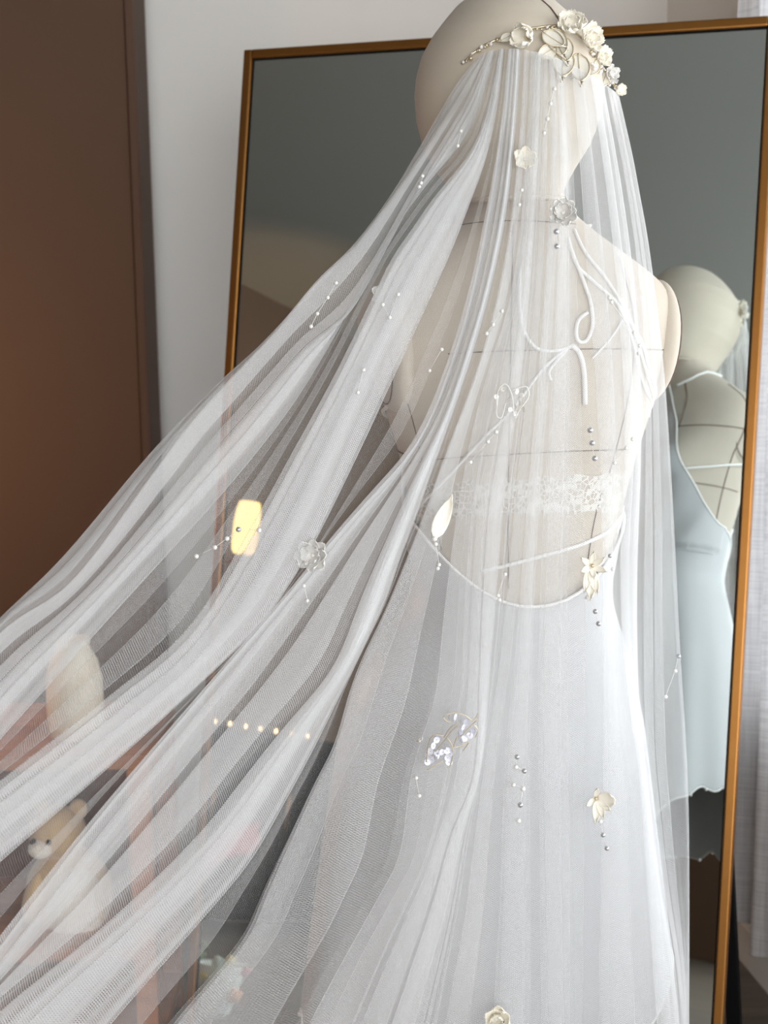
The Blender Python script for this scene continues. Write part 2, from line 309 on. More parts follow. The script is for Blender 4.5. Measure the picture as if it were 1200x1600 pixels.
# ------------------------------------------------------------------ dress form
YC = 1.5
def zr(y): return at(800, y, YC)[2]
def xr(px, y): return at(px, y, YC)[0]
def table(rows):                       # rows (pixel row, left px, right px, back depth, front depth)
    rows = sorted(rows, key=lambda r: -r[0]); z = np.array([zr(r[0]) for r in rows])
    L_ = np.array([xr(r[1], r[0]) for r in rows]); R_ = np.array([xr(r[2], r[0]) for r in rows])
    return z, (L_+R_)/2, (R_-L_)/2, np.array([r[3] for r in rows]), np.array([r[4] for r in rows])
def interp(T, z): return [float(np.interp(z, T[0], T[k])) for k in (1, 2, 3, 4)]
TORSO = table([(262, 738, 872, .05, .05), (300, 738, 876, .05, .05), (326, 730, 884, .051, .05), (343, 714, 903, .055, .052), (358, 686, 924, .06, .054), (378, 652, 952, .067, .06), (398, 622, 982, .073, .066),
               (420, 593, 1012, .079, .074), (446, 568, 1048, .084, .082), (474, 557, 1064, .087, .09), (505, 554, 1069, .088, .097), (540, 560, 1067, .088, .102), (575, 575, 1054, .086, .108), (610, 592, 1034, .084, .112), (650, 606, 1021, .083, .113),
               (700, 622, 1004, .08, .108), (750, 634, 988, .077, .1), (800, 643, 975, .074, .093), (850, 650, 964, .073, .088), (900, 652, 953, .074, .088), (940, 648, 950, .078, .09), (1000, 640, 945, .08, .085), (1070, 630, 940, .085, .085), (1150, 620, 940, .09, .085), (1240, 620, 940, .09, .085), (1330, 630, 930, .085, .08), (1420, 640, 920, .08, .08)])
BZ = zr(650)
THETA = math.radians(14); AXIS = np.array([xr(808, 700), YC])
def sup(T, phi, z, grow=0., ex=2.25):   # phi: 0 = viewer's right, pi/2 = front (away), -pi/2 = back
    cx, a, bb, bf = interp(T, z); b = bf if math.sin(phi) > 0 else bb; e = 2/ex; c, s = math.cos(phi), math.sin(phi)
    x = (a+grow)*math.copysign(abs(c)**e, c); y = (b+grow)*math.copysign(abs(s)**e, s)
    if s > 0: y += .022*math.exp(-((z-BZ)/.052)**2)*(math.exp(-((phi-PI*.32)/.34)**2)+math.exp(-((phi-PI*.68)/.34)**2))
    ca, sa = math.cos(THETA), math.sin(THETA)
    return np.array([cx+x*ca-y*sa, YC+x*sa+y*ca, z])
def loft(T, zs, nphi, **k):
    V = [sup(T, 2*PI*i/nphi, z, **k) for z in zs for i in range(nphi)]; Fc = []
    for j in range(len(zs)-1):
        for i in range(nphi): Fc.append((j*nphi+i, j*nphi+(i+1) % nphi, (j+1)*nphi+(i+1) % nphi, (j+1)*nphi+i))
    Fc.append(tuple(range(nphi-1, -1, -1))); Fc.append(tuple(range((len(zs)-1)*nphi, len(zs)*nphi))); return V, Fc
def smooth_table(T, it=2):
    zz = np.linspace(T[0][0], T[0][-1], 160); out = [zz]
    for k in (1, 2, 3, 4):
        v = np.interp(zz, T[0], T[k])
        for _ in range(it*3): v[1:-1] = .25*v[:-2]+.5*v[1:-1]+.25*v[2:]
        out.append(v)
    return tuple(out)
TORSO = smooth_table(TORSO)
form = empty('dress_form', 'cream linen tailor mannequin with stuffed head, back view under the veil', 'mannequin')
V, Fc = loft(TORSO, list(np.linspace(TORSO[0][0], TORSO[0][-1], 110)), 64); VT, FT = V, Fc; pyd('torso', V, Fc, M['linen'], form)
HEAD = smooth_table(table([(-9, 776, 800, .008, .008), (-6, 752, 822, .03, .03), (2, 728, 848, .05, .05), (14, 712, 868, .063, .063), (34, 695, 889, .078, .078), (60, 675, 910, .092, .092), (90, 658, 929, .102, .104), (120, 650, 937, .107, .11), (150, 647, 940, .109, .113),
                           (190, 650, 934, .107, .113), (230, 660, 918, .1, .11), (270, 682, 893, .086, .102), (295, 703, 880, .074, .09), (312, 722, 872, .063, .078), (318, 735, 862, .055, .066)]), 1)
HYC = YC-.012
def headpt(phi, z, grow=0.):
    cx, a, bb, bf = interp(HEAD, z); b = bf if math.sin(phi) > 0 else bb; e = 2/2.1; c, s = math.cos(phi), math.sin(phi)
    return np.array([cx+(a+grow)*math.copysign(abs(c)**e, c), HYC+(b+grow)*math.copysign(abs(s)**e, s), z])
zs = list(HEAD[0][::2]); nphi = 64
V = [headpt(2*PI*i/nphi, z) for z in zs for i in range(nphi)]; Fc = []
for j in range(len(zs)-1):
    for i in range(nphi): Fc.append((j*nphi+i, j*nphi+(i+1) % nphi, (j+1)*nphi+(i+1) % nphi, (j+1)*nphi+i))
Fc.append(tuple(range(nphi-1, -1, -1))); Fc.append(tuple(range((len(zs)-1)*nphi, len(zs)*nphi)))
head = pyd('head', V, Fc, M['headcloth'], form)
tube('jaw_hem', [headpt(2*PI*i/48, zs[1], .001) for i in range(48)], .0022, M['headcloth'], head, 6, True)
tube('crown_seam', [headpt(p_, z_, .0006) for p_, z_ in ((-.98, zr(70)), (-1.0, zr(52)), (-1.02, zr(36)), (-1.08, zr(20)), (-1.2, zr(8)), (-1.5, zr(-2)), (-1.9, zr(-6)))], .0008, M['stitch'], head, 5)
# arm plates, flush cloth discs at the shoulders
for sgn in (1, -1):
    bm = bmesh.new(); c_ = sup(TORSO, -.12 if sgn > 0 else PI+.12, zr(538)); AR = Matrix.Rotation(THETA, 4, 'Z') @ Matrix.Rotation(sgn*.10, 4, 'Y'); pc = c_-np.array([sgn*.0235, 0, 0]); ellip(bm, pc, .0205, .054, .066, 32, 20, AR)
    pl = frombm('arm_plate', bm, M['linen'], form)
    ring = [pc+np.array(AR.to_3x3() @ Vector((sgn*.0112, .046*math.cos(t), .056*math.sin(t)))) for t in np.linspace(0, 2*PI, 60)[:-1]]
    tube('plate_piping', ring, .0008, M['stitch'], pl, 5, True)
from mathutils.bvhtree import BVHTree
TBVH = BVHTree.FromPolygons([tuple(v) for v in VT], FT)
def on_back(px, py, grow=.001):         # torso surface point under a photo pixel
    d_ = Vector(ray(px, py)).normalized(); hit = TBVH.ray_cast(Vector(CAM), d_)[0]
    for k in range(60):                 # just past the silhouette: slide in to its edge
        if hit is not None: break
        px += (808-px)*.01; d_ = Vector(ray(px, py)).normalized(); hit = TBVH.ray_cast(Vector(CAM), d_)[0]
    if hit is None: return at(px, py, 1.5)
    return np.array(hit-d_*grow)
def seam(pts, r=.00055, name='seam', par=None, mat='stitch', grow=.0008, k=6):
    P = [on_back(x, y, grow) for x, y in crline(np.array(pts), k)]; return tube(name, P, r, M[mat], par or form, 5)
seam([(700, 553), (770, 549), (850, 547), (950, 545), (1054, 547)])
seam([(640, 724), (700, 716), (780, 711), (870, 706), (960, 703), (1000, 702)])
seam([(802, 350), (800, 450), (798, 560), (796, 680), (794, 800), (795, 920)])
seam([(966, 400), (988, 480), (990, 560), (978, 640), (955, 730), (932, 800), (918, 880), (912, 930)])
seam([(640, 400), (618, 480), (612, 560), (640, 640), (662, 730), (690, 860)])
seam([(716, 352), (760, 346), (830, 345), (900, 350)])
for ph in (PI/2, PI*.34, PI*.66, .12):  # front seams, seen in the mirror
    tube('seam', [sup(TORSO, ph+.10*math.sin((z-1.0)*7)*(ph != PI/2), z, .0006) for z in np.linspace(zr(1000), zr(400), 40)], .0008, M['stitch'], form, 5)
tube('seam', [sup(TORSO, p_, zr(700), .0006) for p_ in np.linspace(-.1, PI+.1, 50)], .0008, M['stitch'], form, 5)
tube('seam', [sup(TORSO, p_, zr(545), .0006) for p_ in np.linspace(.2, PI-.2, 50)], .0008, M['stitch'], form, 5)
bm = bmesh.new(); bc = (AXIS[0], AXIS[1], 0); lathe(bm, bc, [(.17, 0), (.17, .012), (.15, .022), (.03, .035), (.02, .06)], 36); frombm('base', bm, M['black'], form)
tube('pole', [(bc[0], bc[1], .05), (bc[0], bc[1], TORSO[0][0]+.05)], .016, M['black'], form, 16)

# ------------------------------------------------------------------ dress
dress = empty('slip_dress', 'short white satin slip dress with open cross-strap back, worn by the mannequin', 'dress')
SK = smooth_table(table([(343, 714, 903, .055, .056), (358, 686, 924, .06, .058), (378, 652, 952, .067, .064), (398, 622, 982, .073, .07), (420, 593, 1012, .079, .078), (446, 572, 1040, .084, .086), (474, 561, 1055, .087, .094), (505, 560, 1060, .088, .101), (530, 564, 1060, .088, .106), (560, 575, 1052, .09, .114), (650, 604, 1023, .087, .118), (700, 620, 1006, .083, .113), (750, 632, 990, .08, .105), (800, 641, 978, .077, .098), (850, 646, 967, .077, .093), (900, 648, 956, .079, .093), (925, 645, 951, .082, .095), (960, 628, 957, .092, .1), (1000, 590, 970, .104, .106), (1067, 549, 986, .122, .112), (1130, 532, 997, .132, .118), (1205, 519, 1004, .138, .122),
                         (1308, 503, 1013, .143, .128), (1428, 486, 1024, .148, .136), (1560, 470, 1034, .155, .146), (1700, 455, 1045, .16, .15)]), 1)
NP, NR = 220, 90; V, Fc = [], []
fr_ = np.array([3, 5, 7, 11, 13]); ph_ = rng.uniform(0, 6.28, 5); am_ = np.array([.8, 1., .7, .4, .25])
def zt(phi):                            # top edge height
    s = math.sin(phi)
    if s < 0:                           # back: low scoop
        k = (-s)**1.6; return zr(805)*(1-k)+zr(921)*k
    f_ = abs(math.cos(phi)); z_side, z_top = zr(800), zr(400)   # halter front
    return z_top+(z_side-z_top)*min(1, max(0, (f_-.22)/.78))**.8
def zh(phi):                            # wavy hem
    d = (phi+PI/2+PI) % (2*PI)-PI
    base = 1592-(230*max(0, math.sin(d-.72)) if d < 1.57 else 172*max(0, math.cos((d-1.57)*.95)))*(d > .72)-38*max(0, min(-d-.6, 1))+55*max(0, math.sin(phi))
    return zr(base+11*math.sin(7*phi+1.1)+6*math.sin(16*phi))
def dresspt(phi, z, grow=.0035):
    dn = max(0, min(1, (zr(905)-z)/(zr(905)-zr(1560))))
    rip = sum(a_*math.sin(f_*phi+p_+dn*.7) for a_, f_, p_ in zip(am_, fr_, ph_))
    g = grow+.0075*dn**1.2*rip
    if math.sin(phi) > 0 and z > zr(860): g += .0022*math.sin(phi*9+z*60)*math.sin(phi)+.003
    return sup(SK, phi, z, g, 2.15)
for i in range(NP):
    phi = 2*PI*i/NP; a_, b_ = zt(phi), zh(phi)
    for j in range(NR+1):
        t = j/NR; V.append(dresspt(phi, a_+(b_-a_)*t))
for i in range(NP):
    for j in range(NR):
        k = (i+1) % NP; Fc.append((i*(NR+1)+j, i*(NR+1)+j+1, k*(NR+1)+j+1, k*(NR+1)+j))
gown = pyd('gown', V, Fc, M['satin'], dress)
so = gown.modifiers.new('thickness', 'SOLIDIFY'); so.thickness = .0012
tube('neckline_binding', [V[i*(NR+1)] for i in range(NP)], .0018, M['cord'], dress, 6, True)
tube('hem_roll', [V[i*(NR+1)+NR] for i in range(NP)], .0016, M['cord'], dress, 6, True)
for ph in (PI*.12, ): pass
tube('waist_seam', [dresspt(p_, zr(872), .0045) for p_ in np.linspace(.15, PI-.15, 60)], .0012, M['satin'], dress, 5)
me_pearl = bpy.data.meshes.new('bead'); bm = bmesh.new(); bmesh.ops.create_uvsphere(bm, u_segments=12, v_segments=8, radius=1); bm.to_mesh(me_pearl); bm.free()
for p in me_pearl.polygons: p.use_smooth = True
me_bead2 = me_pearl.copy(); me_bead3 = me_pearl.copy()
me_pearl.materials.append(M['pearl']); me_bead2.materials.append(M['steelpearl']); me_bead3.materials.append(M['goldwire'])
def bead(P, r, parent, me=me_pearl, name='bead'):
    o = bpy.data.objects.new(name, me); COL.objects.link(o); o.location = tuple(map(float, P)); o.scale = (r, r, r); o.parent = parent; return o
for i in range(0, NP, 8): bead(np.array(V[i*(NR+1)+NR])+np.array([0, 0, -.002]), .0034, dress, me_pearl, 'hem_pearl')
# straps, bow and lace band on the bare back
def strap(pts, r=.0016, name='strap'): return seam(pts, r, name, dress, 'cord', .002, 6)
strap([(897, 358), (915, 395), (950, 440), (985, 500), (1004, 560), (1026, 640), (1020, 650)], .0018)
strap([(888, 372), (900, 412), (925, 438), (965, 475), (1000, 530), (1018, 590), (1030, 625)], .0018)
strap([(1026, 640), (1005, 600), (985, 520), (960, 465)], .0016)
strap([(893, 392), (906, 425), (922, 470), (926, 505), (918, 530), (905, 534), (900, 520), (904, 500), (918, 488)], .0021, 'bow_loop')
strap([(812, 420), (812, 480), (820, 520), (840, 545), (870, 548), (895, 540)], .0018, 'bow_loop')
strap([(893, 540), (905, 552), (912, 580), (914, 632)], .0028, 'bow_tail')
strap([(890, 542), (872, 562), (858, 580), (861, 594)], .0018, 'bow_tail')
strap([(886, 545), (850, 575), (800, 640), (760, 680), (700, 745), (655, 792), (648, 812)], .0018)
strap([(985, 482), (960, 520), (940, 545), (925, 560)], .0012)
strap([(978, 797), (950, 830), (905, 852), (850, 868), (790, 884), (752, 892)], .0022)
strap([(985, 790), (975, 830), (950, 868), (930, 890)], .0024)
for sg in (1, -1):
    tube('halter_strap', [sup(TORSO, PI/2-sg*a_, zr(r_), .003) for a_, r_ in zip(np.linspace(.3, 1.75, 40), np.interp(np.linspace(0, 1, 40), (0, .35, .6, 1), (408, 372, 356, 354)))], .0022, M['cord'], dress, 6)
    tube('side_strap', [sup(TORSO, PI/2-sg*a_, zr(r_), .003) for a_, r_ in zip(np.linspace(.75, 2.0, 30), np.linspace(668, 612, 30))], .0022, M['cord'], dress, 6)
V2, F2 = [], []; nl = 60
for i in range(nl+1):
    u = i/nl; x = 640+350*u; top = 757-18*u+2.5*math.sin(40*u); bot = 812-14*u+2.5*math.sin(37*u)
    for j in range(5): V2.append(on_back(x, top+(bot-top)*j/4, .0025))
for i in range(nl):
    for j in range(4): F2.append((i*5+j, (i+1)*5+j, (i+1)*5+j+1, i*5+j+1))
pyd('lace_band', V2, F2, M['lace'], dress)

# ------------------------------------------------------------------ veil
def sl(*a): return np.array(a, float)
LINES = [  # fold lines of the veil from the far left edge (0) round to the right edge (18); then y-depth at start, 30 %, 60 %, end
 (sl((748,90),(715,128),(685,178),(648,243),(600,320),(520,425),(400,545),(355,585),(240,702),(100,868),(0,965),(-120,1085)), (1.44,1.36,1.26,1.10)),
 (sl((757,83),(725,140),(692,190),(640,270),(560,380),(497,440),(440,510),(380,575),(300,663),(240,744),(112,912),(0,990),(-120,1140)), (1.43,1.35,1.25,1.09)),
 (sl((765,80),(738,150),(705,210),(650,300),(597,400),(547,483),(480,537),(433,590),(383,650),(333,707),(240,819),(150,920),(20,1046),(-120,1200)), (1.42,1.34,1.24,1.08)),
 (sl((772,78),(750,160),(722,220),(668,285),(610,367),(553,467),(513,540),(443,650),(338,781),(210,920),(94,1047),(0,1150),(-120,1290)), (1.42,1.34,1.23,1.07)),
 (sl((780,77),(762,170),(735,240),(680,310),(640,370),(613,410),(547,547),(513,613),(460,710),(400,820),(300,985),(175,1092),(0,1225),(-120,1320)), (1.41,1.33,1.23,1.06)),
 (sl((787,76),(776,170),(758,250),(728,330),(700,400),(640,527),(600,610),(558,700),(491,840),(430,942),(380,1000),(254,1119),(120,1238),(0,1342),(-120,1450)), (1.41,1.33,1.22,1.06)),
 (sl((794,76),(784,180),(768,290),(742,420),(712,530),(672,640),(634,709),(582,767),(515,843),(474,895),(415,965),(320,1075),(144,1285),(0,1473),(-100,1600)), (1.41,1.33,1.22,1.06)),
 (sl((800,76),(792,180),(777,300),(752,430),(722,540),(685,640),(640,720),(558,834),(526,881),(477,950),(442,1000),(383,1080),(317,1160),(153,1360),(0,1530),(-90,1640)), (1.41,1.33,1.23,1.07)),
 (sl((806,76),(799,180),(785,310),(760,440),(730,545),(694,650),(650,740),(600,850),(560,940),(517,1043),(437,1137),(377,1210),(302,1302),(153,1447),(0,1574),(-80,1660)), (1.41,1.33,1.24,1.08)),
 (sl((812,77),(806,180),(792,320),(768,440),(738,550),(705,650),(663,767),(643,825),(620,881),(597,950),(497,1150),(437,1260),(383,1350),(297,1451),(170,1600),(110,1680)), (1.41,1.33,1.26,1.12)),
 (sl((820,78),(813,200),(798,350),(774,480),(742,590),(705,690),(655,830),(607,950),(561,1050),(527,1167),(507,1203),(463,1300),(419,1400),(390,1470),(285,1597),(220,1690)), (1.41,1.33,1.27,1.16)),
 (sl((830,80),(824,220),(812,370),(795,480),(765,580),(740,680),(720,800),(703,950),(691,1080),(665,1156),(647,1220),(630,1335),(599,1394),(540,1497),(486,1600),(440,1700)), (1.41,1.34,1.29,1.2)),
 (sl((840,82),(834,230),(822,400),(805,550),(782,680),(762,800),(752,950),(748,1050),(740,1208),(704,1300),(675,1404),(608,1600),(575,1700)), (1.41,1.345,1.3,1.24)),
 (sl((852,85),(850,240),(842,420),(828,600),(812,760),(800,900),(783,1050),(758,1217),(737,1425),(712,1600),(700,1700)), (1.41,1.35,1.31,1.28)),
 (sl((868,90),(875,250),(870,420),(862,600),(850,800),(842,1050),(842,1300),(845,1600),(846,1700)), (1.41,1.36,1.32,1.31)),
 (sl((890,100),(905,280),(915,450),(925,600),(932,800),(934,1000),(933,1240),(930,1600),(930,1700)), (1.42,1.37,1.33,1.32)),
 (sl((925,118),(948,280),(964,420),(975,560),(980,700),(972,860),(975,1000),(985,1100),(1003,1220),(1018,1400),(1035,1600),(1045,1700)), (1.44,1.39,1.36,1.35)),
 (sl((950,135),(978,280),(998,420),(1010,560),(1012,760),(1010,950),(1011,1150),(1020,1250),(1037,1380),(1058,1506),(1067,1600),(1075,1700)), (1.46,1.42,1.41,1.4)),
 (sl((967,148),(988,240),(1001,310),(1015,390),(1036,560),(1050,760),(1062,1000),(1076,1250),(1077,1600),(1077,1700)), (1.48,1.45,1.45,1.44)),
]
NT = 110
def resample(P):
    P = np.array(crline(P, 8)); d = np.r_[0, np.cumsum(np.linalg.norm(np.diff(P, axis=0), axis=1))]; t = np.linspace(0, 1, NT)**1.15
    return np.stack([np.interp(t*d[-1], d, P[:, k]) for k in (0, 1)], 1)
ISO = np.stack([resample(p) for p, _ in LINES]); TT = np.linspace(0, 1, NT)**1.15
DEP = np.stack([np.interp(TT, (0, .3, .6, 1), d) for _, d in LINES])
K = len(LINES)
def isoY(u):                            # pixel line and depth at fractional u, whole length
    u = min(max(u, 0), K-1.); i = int(min(math.floor(u), K-2)); f = u-i; g = lambda A: (lambda p0, p1, p2, p3: .5*(2*p1+(-p0+p2)*f+(2*p0-5*p1+4*p2-p3)*f*f+(-p0+3*p1-3*p2+p3)*f**3))(A[max(i-1, 0)], A[i], A[i+1], A[min(i+2, K-1)])
    return g(ISO), g(DEP)
def bodyY(P, pad=.008):                 # nearest cloth-free depth in front of head, torso and skirt at a point's x, z
    y = 9.
    for T, yc, ex in ((HEAD, HYC, 2.1), (TORSO, YC, 2.25), (SK, YC, 2.15)):
        if T is SK and P[2] > zr(930): continue
        if T[0][0]-.02 < P[2] < T[0][-1]+.004:
            cx, a, bb, bf = interp(T, P[2]); pad2 = pad+(.014 if T is SK else .003); q = abs(P[0]-cx)/(a+.012)
            if q < 1: y = min(y, yc-(bb+pad2)*(1-q**ex)**(1/ex)+((P[0]-cx)*math.tan(THETA)*.8 if T is not HEAD else 0))
    return y
def zigzag(stops, n=16):
    """sample a path through u that doubles back at the given stops, rounded at each turn; returns u and layer height"""
    u, h = [], []; lev = 0.; rho = .06
    for k in range(len(stops)-1):
        a, b = stops[k], stops[k+1]; fwd = b > a; m_ = max(8, int(abs(b-a)*n)+6); nxt = k < len(stops)-2
        a2 = a+(0 if k == 0 else (-rho if not fwd else rho)*0); relax = fwd and k > 0
        for j in range(m_+1):
            t = j/m_; u.append(a+(b-a)*t); h.append(lev*(1-t*t*(3-2*t)) if relax else lev)
        if relax: lev = 0.
        if nxt:
            sg = 1 if fwd else -1
            for j in range(1, 8):
                q = PI*j/8; u.append(b+sg*rho*math.sin(q)); h.append(lev+(1-math.cos(q))/2)
            lev += 1.
    return np.array(u), np.array(h)
FRONT = []
def sheet(name, stops, mat, parent, off=0., amp=.006, freq=1.7, seed=0, dl=.0045, wob=.05, gather=1.):
    r = np.random.default_rng(seed); u, h = zigzag(stops); n = len(u)
    ph = r.uniform(0, 6.28, 6); hh = h
    V = np.zeros((n, NT, 3)); UV = np.zeros((n, NT, 2)); s_along = np.linspace(0, 1, n)
    for i in range(n):
        px0, dp = isoY(u[i])
        uw = u[i]+wob*(np.sin(u[i]*2.1+ph[0]+TT*5)*.6+np.sin(u[i]*5.3+ph[1]+TT*9)*.4)*np.minimum(TT*4, 1)
        if 0.05 < u[i] < K-1.05 and wob > 0:
            lo = np.array([isoY(max(u[i]-.25, 0))[0], px0, isoY(min(u[i]+.25, K-1))[0]]); d_ = np.clip(uw-u[i], -.25, .25)/.25
            pxl = np.where(d_[:, None] < 0, px0+(lo[0]-px0)*(-d_[:, None]), px0+(lo[2]-px0)*d_[:, None])
        else: pxl = px0
        rip = sum(np.sin(2*PI*freq*k_*u[i]+ph[k_]+TT*(1.2*k_))/k_ for k_ in (1, 2))
        Y = dp+off-dl*hh[i]+amp*rip*np.minimum(.35+TT*2.2, 1)
        for j in range(NT):
            P = at(pxl[j, 0], pxl[j, 1], Y[j]); yb = bodyY(P)+off*.25-dl*.5*hh[i]
            if Y[j] > yb: P = at(pxl[j, 0], pxl[j, 1], yb)
            V[i, j] = P
    # smooth along the length so that the clamp leaves no kinks
    for _ in range(3): V[:, 1:-1] = .25*V[:, :-2]+.5*V[:, 1:-1]+.25*V[:, 2:]
    cum = np.concatenate([np.zeros((n, 1)), np.cumsum(np.linalg.norm(np.diff(V, axis=1), axis=2), 1)], 1)
    wid = np.concatenate([[0], np.cumsum(np.abs(np.diff(u)))])*.045
    Vf = V.reshape(-1, 3); Fc = [(i*NT+j, (i+1)*NT+j, (i+1)*NT+j+1, i*NT+j+1) for i in range(n-1) for j in range(NT-1)]
    me = bpy.data.meshes.new(name); me.from_pydata(Vf.tolist(), [], Fc); me.update()
    uvl = me.uv_layers.new(name='UVMap'); li = np.zeros(len(me.loops), int); me.loops.foreach_get('vertex_index', li)
    uv = np.stack([wid[li//NT], cum.reshape(-1)[li]], 1); uvl.data.foreach_set('uv', uv.reshape(-1).astype(np.float32))
    o = link(name, me, mat, parent); FRONT.append(Vf[::3]); return o
def folds(a, b, w0, w1, gap, seed):     # a path from a to b with random narrow double-backs
    r = np.random.default_rng(seed); st = [a]; c_ = a
    while True:
        c_ += r.uniform(*gap); w_ = r.uniform(w0, w1)
        if c_+w_ > b-.02: break
        st += [c_+w_, c_]
    return st+[b]
M['tulle_a'] = tulle('fine_white_tulle', .095); M['tulle_b'] = tulle('soft_white_tulle', .25); M['tulle_c'] = tulle('gathered_white_tulle', .13)
veil = empty('bridal_veil', 'long sheer white tulle veil, beaded, swept out to the left from the headpiece', 'veil')
sheet('tulle_layer', [.1]+folds(0, 18, .08, .4, (.7, 1.6), 3)+[17.9], M['tulle_a'], veil, .0, .005, .35, 1)
sheet('tulle_layer', [.7, 0, .6, .45, 1.4, .95, 1.9, 1.75, 3, 2.05, 2.6, 2.4, 3, 2.85], M['tulle_b'], veil, -.012, .004, .4, 2)
sheet('tulle_layer', [3.0, 3.7, 3.55, 4.6, 4.45, 5.0], M['tulle_c'], veil, -.004, .004, .4, 12)
sheet('tulle_layer', [4.2, 4, 4.6, 4.5, 5, 4.12, 4.4, 4.3, 5, 4.8], M['tulle_b'], veil, -.014, .004, .4, 3)
sheet('tulle_layer', [6.2, 6, 6.6, 6.5, 7, 6.15, 7.7, 7.3, 8.5, 8.3, 9, 8.1, 8.6, 8.45, 9, 8.9], M['tulle_b'], veil, -.016, .004, .4, 4)
sheet('tulle_layer', [10.2, 10, 10.6, 10.05]+folds(10.2, 12.6, .15, .5, (.4, .9), 5)[1:]+folds(12.7, 16.6, .12, .5, (.5, 1.0), 6)+[16.45], M['tulle_c'], veil, -.014, .003, .3, 5)
sheet('tulle_layer', folds(10.9, 14.6, .12, .4, (.45, .9), 8), M['tulle_a'], veil, -.022, .003, .3, 6)
sheet('tulle_layer', [15.2, 16.2, 16.02, 17.15, 17.0, 18, 17.85], M['tulle_a'], veil, -.008, .003, .4, 7)
FR = np.concatenate(FRONT); rel = FR-CAM; dz = rel@FW; FPX = np.stack([600+F*(rel@RT)/dz, 800-F*(rel@UP)/dz], 1)
def veilpt(px, py, out=.003):           # point just in front of the cloth under a photo pixel
    d2 = (FPX[:, 0]-px)**2+(FPX[:, 1]-py)**2; k = d2 < 20**2
    if not k.any(): k = d2 <= d2.min()+1
    return at(px, py, FR[k, 1].min()-out)
# ------------------------------------------------------------------ flowers, leaves and beads
_PM = {}
def petal_mesh(key, Lg, W, curl, cup, ruffle, mat, tip=.75):
    if key in _PM: return _PM[key]
    nx, ny = 8, 7; V, Fc = [], []
    for j in range(ny+1):
        t = j/ny; wd = W*(.18+.82*math.sin(PI*min(1, t*.62/ tip*1.0+.06))**.8) if tip < 1 else W*(.15+.85*math.sin(PI*t**.75)**.8)*(1-.1*t)
        if tip >= 1 and j == ny: wd = W*.06
        for i in range(nx+1):
            s = (i/nx-.5)*2
            V.append((s*wd/2, t*Lg*(1-.12*s*s*t)+ruffle*.5*math.cos(5*PI*s)*t**4, cup*W*s*s*t+curl*Lg*t*t+ruffle*math.sin(3.5*PI*s+1)*t**3))
    for j in range(ny):
        for i in range(nx): a = j*(nx+1)+i; Fc.append((a, a+1, a+nx+2, a+nx+1))
    me = bpy.data.meshes.new('petal'); me.from_pydata(V, [], Fc); me.update(); me.materials.append(mat)
    for p in me.polygons: p.use_smooth = True
    _PM[key] = me; return me
def frame(n, upv=(0, 0, 1)):
    n = Vector(n).normalized(); y = Vector(upv)-n*Vector(upv).dot(n); y.normalize(); x = y.cross(n); return Matrix((x, y, n)).transposed()
def petal(me, P, R, parent, name='petal', sc=1.):
    o = bpy.data.objects.new(name, me); COL.objects.link(o); o.matrix_world = Matrix.Translation(Vector(P)) @ R.to_4x4() @ Matrix.Scale(sc, 4); o.parent = parent
    if not o.modifiers: mo = o.modifiers.new('thickness', 'SOLIDIFY'); mo.thickness = .0005
    return o
def flower(P, n, me, count, parent, open_=.5, heart='pearl', hr=.0022, name='flower', spin=0., sc=1., layers=1):
    P = np.array(P); nv = np.array(Vector(n).normalized()); R0 = frame(n)
    f = bead(P+nv*.002, hr, parent, me_pearl if heart == 'pearl' else me_bead3, name)
    for l in range(layers):
        for k in range(count):
            Rz = Matrix.Rotation(spin+2*PI*(k+.5*l)/count+random.uniform(-.12, .12), 3, 'Z'); Rx = Matrix.Rotation(open_+.35*l+random.uniform(-.12, .12), 3, 'X')
            o = petal(me, P, R0 @ Rz @ Rx, None, 'petal', sc*(1-.22*l)*random.uniform(.9, 1.06)); mw = o.matrix_world.copy()
            bpy.context.view_layer.update() if False else None
            o.parent = f; o.matrix_parent_inverse = (Matrix.Translation(Vector(P+nv*.002)) @ Matrix.Scale(hr, 4)).inverted(); o.matrix_world = mw if False else o.matrix_world
            o.matrix_basis = mw
    return f
BACK = (0, -1, .12)
def strand(pts, r=.0021, parent=None, metal=(), Ps=None):
    P = Ps or [veilpt(x, y, .002) for x, y in pts]
    th = tube('bead_strand', P, .00022, M['thread'], parent, 4)
    for i, q in enumerate(P): bead(q-np.array([0, r*.6, 0]), r*(1.15 if i in metal else 1), th, me_bead2 if i in metal else me_pearl)
    return th
def motif(name, wires, seqs, P_of, parent, wr=.0005, sr=.0033, mat='goldwire', smat='sequin'):
    Vs, Fs = [], []
    for wv in wires:
        V_, F_ = tube_data([P_of(x, y) for x, y in crline(np.array(wv, float), 5)] if len(wv) > 2 else [P_of(x, y) for x, y in wv], wr, 5); b_ = len(Vs); Vs += V_; Fs += [tuple(i+b_ for i in q) for q in F_]
    o = pyd(name, Vs, Fs, M[mat], parent)
    for x, y in seqs:
        s_ = bpy.data.objects.new('sequin', me_sequin if smat == 'sequin' else me_sequin2); COL.objects.link(s_); s_.parent = o
        s_.location = tuple(P_of(x, y)+np.array([0, .0006, 0])); s_.rotation_euler = (PI/2+random.uniform(-.18, .18), random.uniform(-.18, .18), random.uniform(0, 6)); s_.scale = (sr, sr, sr)
    return o
